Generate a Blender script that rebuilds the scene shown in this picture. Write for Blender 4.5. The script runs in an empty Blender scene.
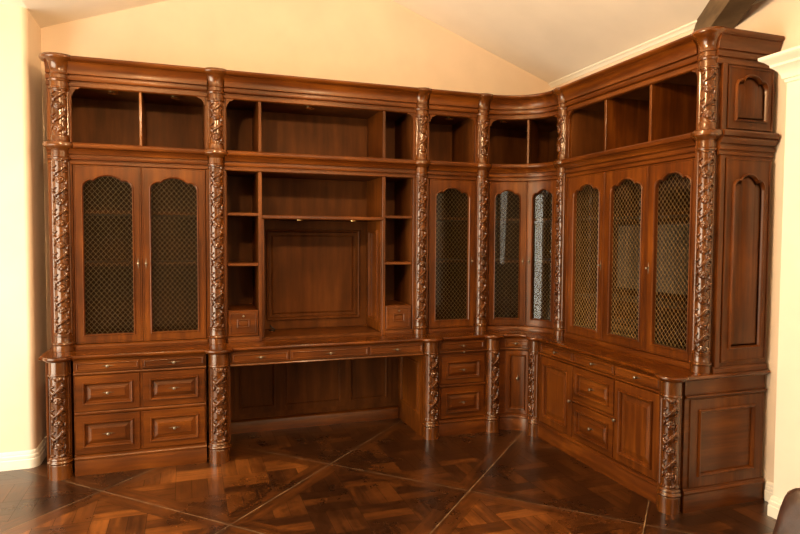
import bpy, bmesh, math, random
from math import pi, sin, cos, sqrt, atan2, radians
from mathutils import Vector, Matrix, noise

random.seed(7)
S = bpy.context.scene
COL = S.collection

# ------------------------------------------------------------------ materials
def new_mat(name):
    m = bpy.data.materials.new(name); m.use_nodes = True
    nt = m.node_tree; nt.nodes.clear()
    out = nt.nodes.new('ShaderNodeOutputMaterial')
    return m, nt, out

def principled(nt, out, **kw):
    b = nt.nodes.new('ShaderNodeBsdfPrincipled')
    for k, v in kw.items():
        b.inputs[k].default_value = v
    nt.links.new(b.outputs[0], out.inputs[0])
    return b

def ramp(nt, src, stops):
    r = nt.nodes.new('ShaderNodeValToRGB')
    e = r.color_ramp.elements
    while len(e) < len(stops): e.new(0.5)
    for i, (p, c) in enumerate(stops):
        e[i].position = p; e[i].color = (*c, 1)
    nt.links.new(src, r.inputs[0])
    return r

def wood_mat(name, scale, dark, mid, light, rough=0.36, coat=0.12, bump=0.08, spec=.4):
    m, nt, out = new_mat(name)
    b = principled(nt, out, Roughness=rough)
    b.inputs['Coat Weight'].default_value = coat
    b.inputs['Coat Roughness'].default_value = 0.16
    b.inputs['Specular IOR Level'].default_value = spec
    b.inputs['Specular Tint'].default_value = (1, .82, .6, 1)
    tc = nt.nodes.new('ShaderNodeTexCoord')
    mp = nt.nodes.new('ShaderNodeMapping'); mp.inputs['Scale'].default_value = scale
    oi = nt.nodes.new('ShaderNodeObjectInfo')
    vm = nt.nodes.new('ShaderNodeVectorMath'); vm.operation = 'SCALE'; vm.inputs['Scale'].default_value = 7.3
    cx = nt.nodes.new('ShaderNodeCombineXYZ')
    nt.links.new(oi.outputs['Random'], cx.inputs[0]); nt.links.new(oi.outputs['Random'], cx.inputs[1])
    nt.links.new(cx.outputs[0], vm.inputs[0])
    ad = nt.nodes.new('ShaderNodeVectorMath'); ad.operation = 'ADD'
    nt.links.new(tc.outputs['Object'], mp.inputs[0])
    nt.links.new(mp.outputs[0], ad.inputs[0]); nt.links.new(vm.outputs[0], ad.inputs[1])
    n1 = nt.nodes.new('ShaderNodeTexNoise'); n1.inputs['Scale'].default_value = 1.0; n1.inputs['Detail'].default_value = 6; n1.inputs['Roughness'].default_value = 0.62
    nt.links.new(ad.outputs[0], n1.inputs['Vector'])
    n2 = nt.nodes.new('ShaderNodeTexNoise'); n2.inputs['Scale'].default_value = 2.6; n2.inputs['Detail'].default_value = 3
    nt.links.new(tc.outputs['Object'], n2.inputs['Vector'])
    mx = nt.nodes.new('ShaderNodeMath'); mx.operation = 'MULTIPLY_ADD'; mx.inputs[1].default_value = 0.42
    nt.links.new(n2.outputs['Fac'], mx.inputs[0])
    sc = nt.nodes.new('ShaderNodeMath'); sc.operation = 'MULTIPLY'; sc.inputs[1].default_value = 0.6
    nt.links.new(n1.outputs['Fac'], sc.inputs[0]); nt.links.new(sc.outputs[0], mx.inputs[2])
    r = ramp(nt, mx.outputs[0], [(0.30, dark), (0.5, mid), (0.70, light)])
    nt.links.new(r.outputs[0], b.inputs['Base Color'])
    bp = nt.nodes.new('ShaderNodeBump'); bp.inputs['Strength'].default_value = bump; bp.inputs['Distance'].default_value = 0.004
    nt.links.new(n1.outputs['Fac'], bp.inputs['Height']); nt.links.new(bp.outputs[0], b.inputs['Normal'])
    return m

DK, MD, LT = (0.026, 0.0054, 0.0007), (0.094, 0.0220, 0.0019), (0.200, 0.055, 0.0052)
WZ = wood_mat('walnut_vertical_grain', (22, 22, 1.6), DK, MD, LT)
WX = wood_mat('walnut_grain_along_x', (1.6, 22, 22), DK, MD, LT)
WY = wood_mat('walnut_grain_along_y', (22, 1.6, 22), DK, MD, LT)
WT = wood_mat('walnut_polished_top', (3, 9, 22), DK, MD, LT, rough=0.22, coat=0.4, bump=0.03)
WC = wood_mat('walnut_carved', (14, 14, 5), (0.030, 0.0075, 0.0012), (0.085, 0.023, 0.0030), (0.17, 0.052, 0.0075), rough=0.22, coat=0.7, bump=0.05)
WI = wood_mat('walnut_interior', (14, 14, 1.6), (0.042, 0.0110, 0.0018), (0.090, 0.0255, 0.0042), (0.145, 0.045, 0.0080), rough=0.55, coat=0.0, bump=0.03, spec=.2)
WB = wood_mat('dark_beam_wood', (3, 3, 14), (0.03, 0.017, 0.008), (0.08, 0.047, 0.022), (0.17, 0.11, 0.055), rough=0.6, coat=0.0, bump=0.3)

def plain(name, col, rough=0.5, metal=0.0, nscale=6, var=0.05, bump=0.0):
    m, nt, out = new_mat(name)
    b = principled(nt, out, Roughness=rough, Metallic=metal)
    tc = nt.nodes.new('ShaderNodeTexCoord')
    n = nt.nodes.new('ShaderNodeTexNoise'); n.inputs['Scale'].default_value = nscale; n.inputs['Detail'].default_value = 5
    nt.links.new(tc.outputs['Object'], n.inputs['Vector'])
    lo = tuple(c * (1 - var) for c in col); hi = tuple(min(1, c * (1 + var)) for c in col)
    r = ramp(nt, n.outputs['Fac'], [(0.3, lo), (0.7, hi)])
    nt.links.new(r.outputs[0], b.inputs['Base Color'])
    if bump:
        bp = nt.nodes.new('ShaderNodeBump'); bp.inputs['Strength'].default_value = bump; bp.inputs['Distance'].default_value = 0.01
        nt.links.new(n.outputs['Fac'], bp.inputs['Height']); nt.links.new(bp.outputs[0], b.inputs['Normal'])
    return m

PLASTER = plain('warm_cream_plaster', (0.80, 0.635, 0.465), 0.85, nscale=3.5, var=0.04, bump=0.15)
CEIL = plain('pale_ceiling_plaster', (0.92, 0.82, 0.67), 0.9, nscale=3, var=0.03, bump=0.1)
TRIM = plain('white_painted_trim', (0.86, 0.80, 0.66), 0.4, nscale=4, var=0.02)
BRASS = plain('aged_brass_wire', (0.36, 0.235, 0.09), 0.36, 0.8, nscale=40, var=0.25)
PEWTER = plain('worn_pewter', (0.30, 0.25, 0.18), 0.36, 0.9, nscale=60, var=0.3)
GOLD = plain('polished_brass', (0.85, 0.62, 0.25), 0.2, 1.0, nscale=10, var=0.05)
PLATE = plain('dark_bronze_plate', (0.14, 0.10, 0.06), 0.45, 0.8, nscale=60, var=0.3)
BLACK = plain('black_rubber', (0.012, 0.010, 0.009), 0.45, nscale=10)
LEATHER = plain('dark_brown_leather', (0.035, 0.014, 0.008), 0.4, nscale=30, var=0.35, bump=0.2)

def glass_mat():
    m, nt, out = new_mat('cabinet_glass')
    tr = nt.nodes.new('ShaderNodeBsdfTransparent'); tr.inputs[0].default_value = (0.74, 0.73, 0.69, 1)
    gl = nt.nodes.new('ShaderNodeBsdfGlossy'); gl.inputs['Roughness'].default_value = 0.03
    fr = nt.nodes.new('ShaderNodeFresnel'); fr.inputs[0].default_value = 1.5
    mx = nt.nodes.new('ShaderNodeMixShader')
    fm = nt.nodes.new('ShaderNodeMath'); fm.operation = 'MULTIPLY'; fm.inputs[1].default_value = .6
    nt.links.new(fr.outputs[0], fm.inputs[0]); nt.links.new(fm.outputs[0], mx.inputs[0]); nt.links.new(tr.outputs[0], mx.inputs[1]); nt.links.new(gl.outputs[0], mx.inputs[2])
    nt.links.new(mx.outputs[0], out.inputs[0])
    return m
GLASS = glass_mat()

def emit_mat(name, col, strength):
    m, nt, out = new_mat(name)
    e = nt.nodes.new('ShaderNodeEmission'); e.inputs[0].default_value = (*col, 1); e.inputs[1].default_value = strength
    nt.links.new(e.outputs[0], out.inputs[0]); return m

def floor_mat():
    m, nt, out = new_mat('parquet_oak_boards')
    b = principled(nt, out, Roughness=0.25)
    b.inputs['Coat Weight'].default_value = 0.25; b.inputs['Coat Roughness'].default_value = 0.18
    uv = nt.nodes.new('ShaderNodeUVMap'); uv.uv_map = 'UVMap'
    mp = nt.nodes.new('ShaderNodeMapping'); mp.inputs['Scale'].default_value = (2.2, 26, 1)
    nt.links.new(uv.outputs[0], mp.inputs[0])
    n = nt.nodes.new('ShaderNodeTexNoise'); n.inputs['Scale'].default_value = 1; n.inputs['Detail'].default_value = 7; n.inputs['Roughness'].default_value = .65
    nt.links.new(mp.outputs[0], n.inputs['Vector'])
    at = nt.nodes.new('ShaderNodeAttribute'); at.attribute_name = 'tint'
    tc = nt.nodes.new('ShaderNodeTexCoord')
    w = nt.nodes.new('ShaderNodeTexNoise'); w.inputs['Scale'].default_value = 1.5; w.inputs['Detail'].default_value = 6; w.inputs['Roughness'].default_value = .7
    nt.links.new(tc.outputs['Object'], w.inputs['Vector'])
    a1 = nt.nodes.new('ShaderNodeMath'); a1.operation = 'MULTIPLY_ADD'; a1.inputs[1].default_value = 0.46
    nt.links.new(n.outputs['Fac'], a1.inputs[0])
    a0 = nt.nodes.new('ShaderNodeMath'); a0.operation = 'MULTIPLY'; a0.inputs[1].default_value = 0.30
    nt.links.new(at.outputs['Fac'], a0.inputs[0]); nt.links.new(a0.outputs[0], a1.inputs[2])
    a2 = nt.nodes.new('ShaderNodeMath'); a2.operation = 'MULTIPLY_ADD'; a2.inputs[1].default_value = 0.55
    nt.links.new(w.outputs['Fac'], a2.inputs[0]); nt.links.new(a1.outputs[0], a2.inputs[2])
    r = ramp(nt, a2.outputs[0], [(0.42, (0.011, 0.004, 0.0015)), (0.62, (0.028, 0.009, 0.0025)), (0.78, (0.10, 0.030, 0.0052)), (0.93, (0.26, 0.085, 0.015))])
    nt.links.new(r.outputs[0], b.inputs['Base Color'])
    rr = nt.nodes.new('ShaderNodeMapRange'); rr.inputs[3].default_value = 0.16; rr.inputs[4].default_value = 0.42
    nt.links.new(w.outputs['Fac'], rr.inputs[0]); nt.links.new(rr.outputs[0], b.inputs['Roughness'])
    bp = nt.nodes.new('ShaderNodeBump'); bp.inputs['Strength'].default_value = 0.25; bp.inputs['Distance'].default_value = 0.004
    nt.links.new(n.outputs['Fac'], bp.inputs['Height']); nt.links.new(bp.outputs[0], b.inputs['Normal'])
    return m
FLOOR = floor_mat()
SEAM = plain('pale_worn_board_joint', (0.20, 0.13, 0.07), 0.5, nscale=9, var=0.7)

GAP = plain('dark_board_joint', (0.012, 0.006, 0.003), 0.6, nscale=9, var=0.3)

# ------------------------------------------------------------------ mesh builder
def M_plan(x0, y0, ux, uy, ox, oy):
    """straight frame: u along the face, o out of the face"""
    return lambda u, o, z: (x0 + ux * u + ox * o, y0 + uy * u + oy * o, z)

class MB:
    def __init__(s, f=None): s.v = []; s.f = []; s.map = f or (lambda u, o, z: (u, o, z)); s.sub = 0
    def pt(s, u, o, z): s.v.append(s.map(u, o, z)); return len(s.v) - 1
    def quad(s, *ids): s.f.append(tuple(ids))
    def box(s, u0, u1, o0, o1, z0, z1, c=0.0):
        if s.sub and abs(u1 - u0) > s.sub * 1.5:
            n = max(1, int(round(abs(u1 - u0) / s.sub)))
            R = []
            for i in range(n + 1):
                u = u0 + (u1 - u0) * i / n
                if c: prof = [(o0, z0), (o1 - c, z0), (o1, z0 + c), (o1, z1 - c), (o1 - c, z1), (o0, z1)]
                else: prof = [(o0, z0), (o1, z0), (o1, z1), (o0, z1)]
                R.append([s.pt(u, o, z) for o, z in prof])
            s.bridge(R, caps=True); return
        if not c:
            a = [s.pt(u, o, z) for u in (u0, u1) for o in (o0, o1) for z in (z0, z1)]
            for q in ((0, 1, 3, 2), (4, 6, 7, 5), (0, 4, 5, 1), (2, 3, 7, 6), (0, 2, 6, 4), (1, 5, 7, 3)): s.f.append(tuple(a[i] for i in q))
            return
        U, O, Z = (u0, u1), (o0, o1), (z0, z1)
        c = min(c, abs(u1 - u0) * .45, abs(o1 - o0) * .45, abs(z1 - z0) * .45)
        P = {}
        for i in (0, 1):
            for j in (0, 1):
                for k in (0, 1):
                    ui, oj, zk = U[i] + c * (1 - 2 * i), O[j] + c * (1 - 2 * j), Z[k] + c * (1 - 2 * k)
                    P[i, j, k] = (s.pt(U[i], oj, zk), s.pt(ui, O[j], zk), s.pt(ui, oj, Z[k]))
        for i in (0, 1): s.f.append((P[i, 0, 0][0], P[i, 1, 0][0], P[i, 1, 1][0], P[i, 0, 1][0]))
        for j in (0, 1): s.f.append((P[0, j, 0][1], P[1, j, 0][1], P[1, j, 1][1], P[0, j, 1][1]))
        for k in (0, 1): s.f.append((P[0, 0, k][2], P[1, 0, k][2], P[1, 1, k][2], P[0, 1, k][2]))
        for a in (0, 1):
            for b in (0, 1):
                s.f.append((P[0, a, b][1], P[1, a, b][1], P[1, a, b][2], P[0, a, b][2]))
                s.f.append((P[a, 0, b][0], P[a, 1, b][0], P[a, 1, b][2], P[a, 0, b][2]))
                s.f.append((P[a, b, 0][0], P[a, b, 1][0], P[a, b, 1][1], P[a, b, 0][1]))
        for key in P: s.f.append(P[key])
    def bridge(s, R, caps=False, closed_profile=True):
        n = len(R[0])
        for a, b in zip(R, R[1:]):
            for i in range(n if closed_profile else n - 1):
                j = (i + 1) % n
                s.f.append((a[i], a[j], b[j], b[i]))
        if caps: s.f.append(tuple(R[0][::-1])); s.f.append(tuple(R[-1]))
    def mould(s, u0, u1, prof, c=0):
        """straight (or mapped) run of a closed profile [(o,z)]"""
        n = max(1, int(round(abs(u1 - u0) / s.sub))) if s.sub else 1
        R = [[s.pt(u0 + (u1 - u0) * i / n, o, z) for o, z in prof] for i in range(n + 1)]
        s.bridge(R, caps=True)
    def loft(s, rings, fill_first=False, fill_last=True):
        """rings: list of (contour, o), contour = n+1 bottom pts then n+1 top pts (reversed)"""
        R = [[s.pt(u, o, z) for u, z in c] for c, o in rings]
        s.bridge(R)
        def fill(r):
            h = len(r) // 2
            for i in range(h - 1): s.f.append((r[i], r[i + 1], r[-2 - i], r[-1 - i]))
        if fill_first: fill(R[0])
        if fill_last: fill(R[-1])
    def lathe_u(s, uc, zc, prof, seg=12):
        """solid of revolution round an axis pointing out of the face; prof [(r,o)]"""
        R = []
        for r, o in prof:
            R.append([s.pt(uc + r * cos(2 * pi * i / seg), o, zc + r * sin(2 * pi * i / seg)) for i in range(seg)])
        s.bridge(R, caps=True)
    def build(s, name, mat, parent=None, smooth=None, label=None):
        me = bpy.data.meshes.new(name)
        off = Vector((0, 0, 0))
        p = parent
        while p is not None: off += p.location; p = p.parent
        if parent is None:
            xs = [v[0] for v in s.v]; ys = [v[1] for v in s.v]; zs = [v[2] for v in s.v]
            off = Vector(((min(xs) + max(xs)) / 2, (min(ys) + max(ys)) / 2, min(zs)))
        me.from_pydata([tuple(Vector(v) - off) for v in s.v], [], [f for f in s.f if len(set(f)) > 2])
        bm = bmesh.new(); bm.from_mesh(me)
        bmesh.ops.recalc_face_normals(bm, faces=bm.faces)
        bm.to_mesh(me); bm.free()
        mats = mat if isinstance(mat, (list, tuple)) else [mat]
        for m in mats: me.materials.append(m)
        if smooth is not None:
            me.shade_smooth() if hasattr(me, 'shade_smooth') else None
            for pl in me.polygons: pl.use_smooth = True
            try: me.set_sharp_from_angle(angle=radians(smooth))
            except Exception: pass
        o = bpy.data.objects.new(name, me); COL.objects.link(o)
        if parent is None: o.location = off
        else: o.parent = parent
        if label: o['label'] = label
        return o

def thing(name, label, cat, loc=(0, 0, 0), group=None):
    o = bpy.data.objects.new(name, None); COL.objects.link(o)
    o.location = loc; o['label'] = label; o['category'] = cat; o.empty_display_size = .1
    if group: o['group'] = group
    return o
def tag(o, label, cat, group=None, kind=None):
    o['label'] = label; o['category'] = cat
    if group: o['group'] = group
    if kind: o['kind'] = kind
    return o
def struct(mb, name, mat, smooth=None):
    o = mb.build(name, mat, None, smooth); o['kind'] = 'structure'; return o

# contours ---------------------------------------------------------------
def rect(u0, u1, z0, z1, n=1):
    us = [u0 + (u1 - u0) * i / n for i in range(n + 1)]
    return [(u, z0) for u in us] + [(u, z1) for u in reversed(us)]
def arch_h(t, drop):
    """t in -1..1 across the opening, height below the crown"""
    a = abs(t)
    if a < 0.60: return drop * 0.50 * (1 - sqrt(max(0, 1 - (a / 0.66) ** 2))) / (1 - sqrt(1 - (0.60 / 0.66) ** 2))
    if a < 0.655: return drop * (0.50 - .12 * (a - .60) / .055)
    b = (a - 0.655) / 0.345
    return drop * (0.38 + 0.62 * (1 - sqrt(max(0, 1 - b ** 2))))
def arch(u0, u1, z0, z1, drop, n=40):
    us = [u0 + (u1 - u0) * (0.5 - 0.5 * cos(pi * i / n)) for i in range(n + 1)]
    c, h = (u0 + u1) / 2, (u1 - u0) / 2
    return [(u, z0) for u in us] + [(u, z1 - arch_h((u - c) / h, drop)) for u in reversed(us)]
def inset(c, d):
    """mitred inward offset of a counter-clockwise closed contour"""
    n = len(c); out = []
    for i in range(n):
        (x0, y0), (x1, y1), (x2, y2) = c[i - 1], c[i], c[(i + 1) % n]
        ax, ay, bx, by = x1 - x0, y1 - y0, x2 - x1, y2 - y1
        la, lb = math.hypot(ax, ay) or 1e-9, math.hypot(bx, by) or 1e-9
        n1, n2 = (-ay / la, ax / la), (-by / lb, bx / lb)
        mx, my = n1[0] + n2[0], n1[1] + n2[1]
        k = mx * n1[0] + my * n1[1]
        k = max(k, 0.6)
        out.append((x1 + mx * d / k, y1 + my * d / k))
    return out
def rring(u0, u1, z0, z1, ts, d):
    a, b = u0 + d, u1 - d
    return [(a + (b - a) * t, z0 + d) for t in ts] + [(a + (b - a) * t, z1 - d) for t in reversed(ts)]
def prof_rings(c, prof):
    n = len(c) // 2 - 1
    u0, u1, z0, z1 = c[0][0], c[n][0], c[0][1], c[-1][1]
    ts = [(p[0] - u0) / (u1 - u0) for p in c[:n + 1]]
    return [(rring(u0, u1, z0, z1, ts, d), o) for d, o in prof]

# small hardware ---------------------------------------------------------
def knob(f, u, o, z, parent, horizontal=True, r=0.010, plate=True):
    mb = MB(f)
    if plate:
        L, H = (0.040, 0.0065) if horizontal else (0.0065, 0.040)
        seg = 20; ring = []
        for oo, k in ((o - .001, 1), (o + .0015, 1), (o + .003, .6)):
            rr = []
            for i in range(seg):
                a = 2 * pi * i / seg
                w = 1 - 0.35 * abs(sin(2 * a))
                rr.append(mb.pt(u + L * cos(a) * w * k, oo, z + H * sin(a) * w * k) if horizontal else mb.pt(u + L * cos(a) * w * k, oo, z + H * sin(a) * w * k))
            ring.append(rr)
        mb.bridge(ring, caps=True)
    npl = len(mb.f)
    mb.lathe_u(u, z, [(.0045, o), (.0045, o + .008), (r * .8, o + .012), (r, o + .017), (r * .85, o + .022), (r * .4, o + .0245)], 12)
    ko = mb.build('knob', [PEWTER, PLATE], parent, 40)
    if npl:
        for q in ko.data.polygons[:npl]: q.material_index = 1
    return ko

DR_BIG = [(0, 0), (0, .011), (.0015, .0125), (.043, .0125), (.0435, .021), (.047, .026), (.053, .024), (.058, .016), (.060, .004), (.064, .003), (.090, .013), (.091, .0165), (.093, .0165)]
DR_SLIM = [(0, 0), (0, .009), (.0015, .0105), (.010, .0105), (.0105, .015), (.0125, .016), (.016, .0115), (.018, .0095)]
DOOR_PANEL = [(0, 0), (0, .011), (.0015, .0125), (.052, .0125), (.0525, .021), (.056, .026), (.062, .024), (.068, .016), (.070, .004), (.075, .003), (.105, .011), (.106, .013)]
def drawer(f, u0, u1, z0, z1, prof, parent, mat, sub=0, kz=None, knobs=((.5, .5),), o=.0):
    mb = MB(f)
    n = 1 if not sub else max(2, int((u1 - u0) / sub))
    mb.loft(prof_rings(rect(u0, u1, z0, z1, n), [(d, o + p) for d, p in prof]), fill_first=True)
    d = mb.build('drawer', mat, parent, None if not sub else 40)
    for a, b in knobs:
        knob(f, u0 + (u1 - u0) * a, o + prof[-1][1], z0 + (z1 - z0) * b, d)
    return d

def panel_door(f, u0, u1, z0, z1, parent, mat, kside=1, sub=0, kz=.5, prof=DOOR_PANEL, kplate=False):
    mb = MB(f)
    n = 1 if not sub else max(4, int((u1 - u0) / sub))
    mb.loft(prof_rings(rect(u0, u1, z0, z1, n), prof), fill_first=True)
    d = mb.build('door', mat, parent, None if not sub else 40)
    if kside == 0: knob(f, (u0 + u1) / 2, prof[-1][1], z0 + (z1 - z0) * kz, d, horizontal=False, r=.011)
    else: knob(f, u1 - .016 if kside > 0 else u0 + .016, .0125, z0 + (z1 - z0) * kz, d, horizontal=False, r=.012, plate=kplate)
    return d

def lattice_door(f, u0, u1, z0, z1, ou0, ou1, oz0, oz1, parent, kside, sub=0, zknob=1.39, drop=.085):
    """glazed door: frame with a shouldered arch opening, brass lattice in front of a glass pane"""
    n = 40
    c_out = rect(u0, u1, z0, z1, n)
    # match the cosine spacing of the arch
    us = [0.5 - 0.5 * cos(pi * i / n) for i in range(n + 1)]
    c_out = [(u0 + (u1 - u0) * t, z0) for t in us] + [(u0 + (u1 - u0) * t, z1) for t in reversed(us)]
    mb = MB(f)
    co = lambda d: rring(u0, u1, z0, z1, us, d)
    ci = lambda d: arch(ou0 + d, ou1 - d, oz0 + d, oz1 - d, drop, n)
    rings = [(ci(0), -.012), (co(0), -.012), (co(0), .009), (co(.002), .011), (co(.008), .011), (co(.009), .008), (co(.012), .008), (co(.013), .011),
             (ci(-.011), .011), (ci(-.010), .017), (ci(-.006), .020), (ci(-.001), .015), (ci(0), .006), (ci(0), -.012)]
    mb.loft(rings, fill_last=False)
    d = mb.build('door', WZ, parent, 30)
    g = MB(f)
    if sub:
        g.sub = .04
    g.box(ou0 - .008, ou1 + .008, -.017, -.0145, oz0 - .008, oz1 + .008)
    g.build('glass_pane', GLASS, d, 60 if sub else None)
    w = MB(f); P, Q = 0.033, 0.039; hw = .00095
    W, H = ou1 - ou0 + .012, oz1 - oz0 + .012
    a0, b0 = ou0 - .006, oz0 - .006
    def line(p0, p1, o):
        # split so that curved doors follow the curve
        m = 1 if not sub else 4
        dx, dz = p1[0] - p0[0], p1[1] - p0[1]; L = math.hypot(dx, dz)
        if L < .004: return
        nx, nz = -dz / L * hw, dx / L * hw
        R = []
        for i in range(m + 1):
            x, z = p0[0] + dx * i / m, p0[1] + dz * i / m
            R.append([w.pt(x + nx, o, z + nz), w.pt(x, o + .0016, z), w.pt(x - nx, o, z - nz), w.pt(x, o - .0010, z)])
        w.bridge(R)
    sl = Q / P
    k = -int(H / Q) - 2
    while k * P < W + P:
        # rising
        x0 = k * P; t0 = max(0, -x0); t1 = min(W - x0, H / sl)
        if t1 > t0: line((a0 + x0 + t0, b0 + t0 * sl), (a0 + x0 + t1, b0 + t1 * sl), -.0085)
        x0 = k * P
        t0 = max(0, -x0); t1 = min(W - x0, H / sl)
        if t1 > t0: line((a0 + W - x0 - t0, b0 + t0 * sl), (a0 + W - x0 - t1, b0 + t1 * sl), -.0060)
        k += 1
    w.build('wire_lattice', BRASS, d, label='brass diamond wire lattice')
    if kside:
        ku = u1 - .024 if kside > 0 else u0 + .024
        knob(f, ku, .011, zknob, d, horizontal=False, r=.008)
    return d

# profiles ---------------------------------------------------------------
CROWN = [(-.02, 2.578), (.004, 2.578), (.012, 2.584), (.012, 2.606), (.003, 2.610), (.003, 2.616), (.024, 2.620), (.028, 2.628), (.028, 2.644), (.014, 2.648), (.014, 2.655), (.034, 2.659), (.034, 2.672), (.036, 2.690),
         (.044, 2.708), (.058, 2.724), (.066, 2.730), (.058, 2.734), (.072, 2.740), (.080, 2.746), (.084, 2.754), (.083, 2.763), (.077, 2.767), (-.02, 2.767)]
MIDC = [(-.02, 2.047), (.004, 2.047), (.010, 2.052), (.010, 2.070), (.003, 2.074), (.003, 2.080), (.018, 2.084), (.021, 2.092), (.021, 2.108), (.010, 2.112), (.010, 2.119), (.026, 2.123), (.030, 2.134),
        (.040, 2.148), (.050, 2.156), (.042, 2.162), (.054, 2.167), (.058, 2.175), (.058, 2.192), (.050, 2.203), (-.02, 2.205)]
MIDC = [(o, 2.205 - (2.205 - z) * .90) for o, z in MIDC]
PLINTH = [(-.02, 0), (.010, 0), (.010, .098), (.008, .102), (.016, .106), (.017, .114), (.012, .122), (.006, .126), (.006, .132), (0, .137), (-.02, .137)]
UBASE = [(-.015, .801), (.012, .801), (.012, .822), (.008, .827), (.008, .832), (.002, .838), (-.015, .838)]
LEDGE = [(-.01, .664), (.008, .664), (.014, .668), (.017, .674), (.014, .681), (-.01, .683)]

def bracket(mb, u, z, side, o0=-.012, o1=.006):
    """ogee corner bracket under the crown"""
    P = [(0, 0), (.052, 0), (.052, -.007), (.043, -.009), (.040, -.014), (.030, -.015), (.021, -.022), (.018, -.033), (.011, -.036), (.010, -.044), (.006, -.058), (0, -.060)]
    a = [mb.pt(u + side * x, o0, z + y) for x, y in P]; b = [mb.pt(u + side * x, o1, z + y) for x, y in P]
    mb.bridge([a, b], caps=True)

# ------------------------------------------------------------------ frames of the two runs
UY, UX, RY = .207, 4.90, None
YB, XR = .690, 5.366                   # back wall, right wall
CY, CX = .672, 5.345                   # backs of the cabinets
F_BL = M_plan(0, 0, 1, 0, 0, -1)       # back run, lower fronts (y = 0)
F_BU = M_plan(0, UY, 1, 0, 0, -1)      # back run, upper fronts
F_RL = M_plan(4.69, 0, 0, -1, -1, 0)   # right run, lower fronts
F_RU = M_plan(UX, 0, 0, -1, -1, 0)
F_SL = M_plan(0, -1.712, 1, 0, 0, -1)  # end panel of the right run
PX = [1.260, 2.260, 3.868, 4.411]      # pilaster centres on the back run
PXU = [1.260, 2.260, 3.850, 4.397]
P5U = .222
P5, P6 = .200, 1.658                   # pilaster centres on the right run (u = -y)
RL = [.063, .066, .059, .055, .050, .058]
RU_ = [.060, .057, .051, .050, .047, .052]

DU = CY - UY                            # depth of the back upper run
DUR = CX - UX
PUCKS = []
def puck(f, u, o, z, parent, h=.006):
    m = MB(f)
    seg = 14
    R = []
    for r, zz in ((.034, z), (.034, z - h), (.028, z - h - .004), (.020, z - h - .002)):
        R.append([m.pt(u + r * cos(2 * pi * i / seg), o + r * sin(2 * pi * i / seg), zz) for i in range(seg)])
    m.bridge(R, caps=True)
    m.build('puck_light', GOLD, parent, 40, label='brass puck light')

# ---- upper bookcases -----------------------------------------------------
def upper_case(name, label, f, u0, u1, depth, s0, s1, hmat, left_end=False):
    """u0,u1: carcass extents, s0,s1: clear opening between the face-frame stiles"""
    x, y, _ = f((u0 + u1) / 2, -depth / 2, 0)
    t = thing(name, label, 'bookcase', (x, y, .80))
    c = MB(f)
    # carcass: sides, top, mid deck, bottom
    c.box(u0, u0 + .018, -depth + .012, -.026, .801, 2.76); c.box(u1 - .018, u1, -depth + .012, -.026, .801, 2.76)
    c.box(u0 + .018, u1 - .018, -depth + .012, -.026, 2.598, 2.62); c.box(u0 + .018, u1 - .018, -depth + .012, -.026, 2.180, 2.203)
    c.box(u0 + .018, u1 - .018, -depth + .012, -.026, 2.066, 2.085)
    c.box(u0 + .018, u1 - .018, -depth + .012, -.026, .801, .822)
    c.build('carcass', WI, t)
    bk = MB(f); bk.box(u0, u1, -depth, -depth + .011, .801, 2.78); bk.build('back_panel', WI, t)
    for a, b in ((u0, s0), (s1, u1)):
        ff = MB(f); ff.box(a, b, -.025, -.001, .801, 2.585, .002); ff.build('stile', WZ, t)
    m = MB(f); m.mould(u0, u1, CROWN); m.build('crown_cornice', hmat, t, 30)
    m = MB(f); m.mould(u0, u1, MIDC); m.build('middle_cornice', hmat, t, 30)
    for uu, sg in ((s0, 1), (s1, -1)): br = MB(f); bracket(br, uu, 2.580, sg); br.build('corner_bracket', WZ, t)
    return t
def base_mould(f, u0, u1, t, hmat):
    m = MB(f); m.mould(u0, u1, UBASE); m.build('base_moulding', hmat, t, 30)
def shelf(f, u0, u1, depth, z, t, mat, o1=-.03, nose=False):
    m = MB(f); m.box(u0, u1, -depth + .014, o1, z - .011, z + .011, .003); m.build('shelf', mat, t)
def divider(f, u, z0, z1, t, depth, w=.018, o1=-.004):
    m = MB(f); m.box(u - w / 2, u + w / 2, -depth + .013, o1, z0, z1, .002); m.build('divider', WZ, t)

# left bookcase
t = upper_case('bookcase', 'tall carved walnut bookcase at the left wall with two arched lattice doors', F_BU, 1.183, 2.200, DU, 1.330, 2.186, WX)
base_mould(F_BU, 1.33, 2.19, t, WX)
lattice_door(F_BU, 1.334, 1.7565, .842, 2.060, 1.392, 1.697, .905, 1.990, t, 1)
lattice_door(F_BU, 1.7595, 2.182, .842, 2.060, 1.819, 2.124, .905, 1.990, t, -1)
for z in (1.745, 1.385): shelf(F_BU, 1.203, 2.180, DU, z, t, WX, -.026)
divider(F_BU, 1.758, 2.205, 2.597, t, DU)
puck(F_BU, 1.575, -.10, 2.597, t, .018); puck(F_BU, 1.985, -.10, 2.597, t, .018)

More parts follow.
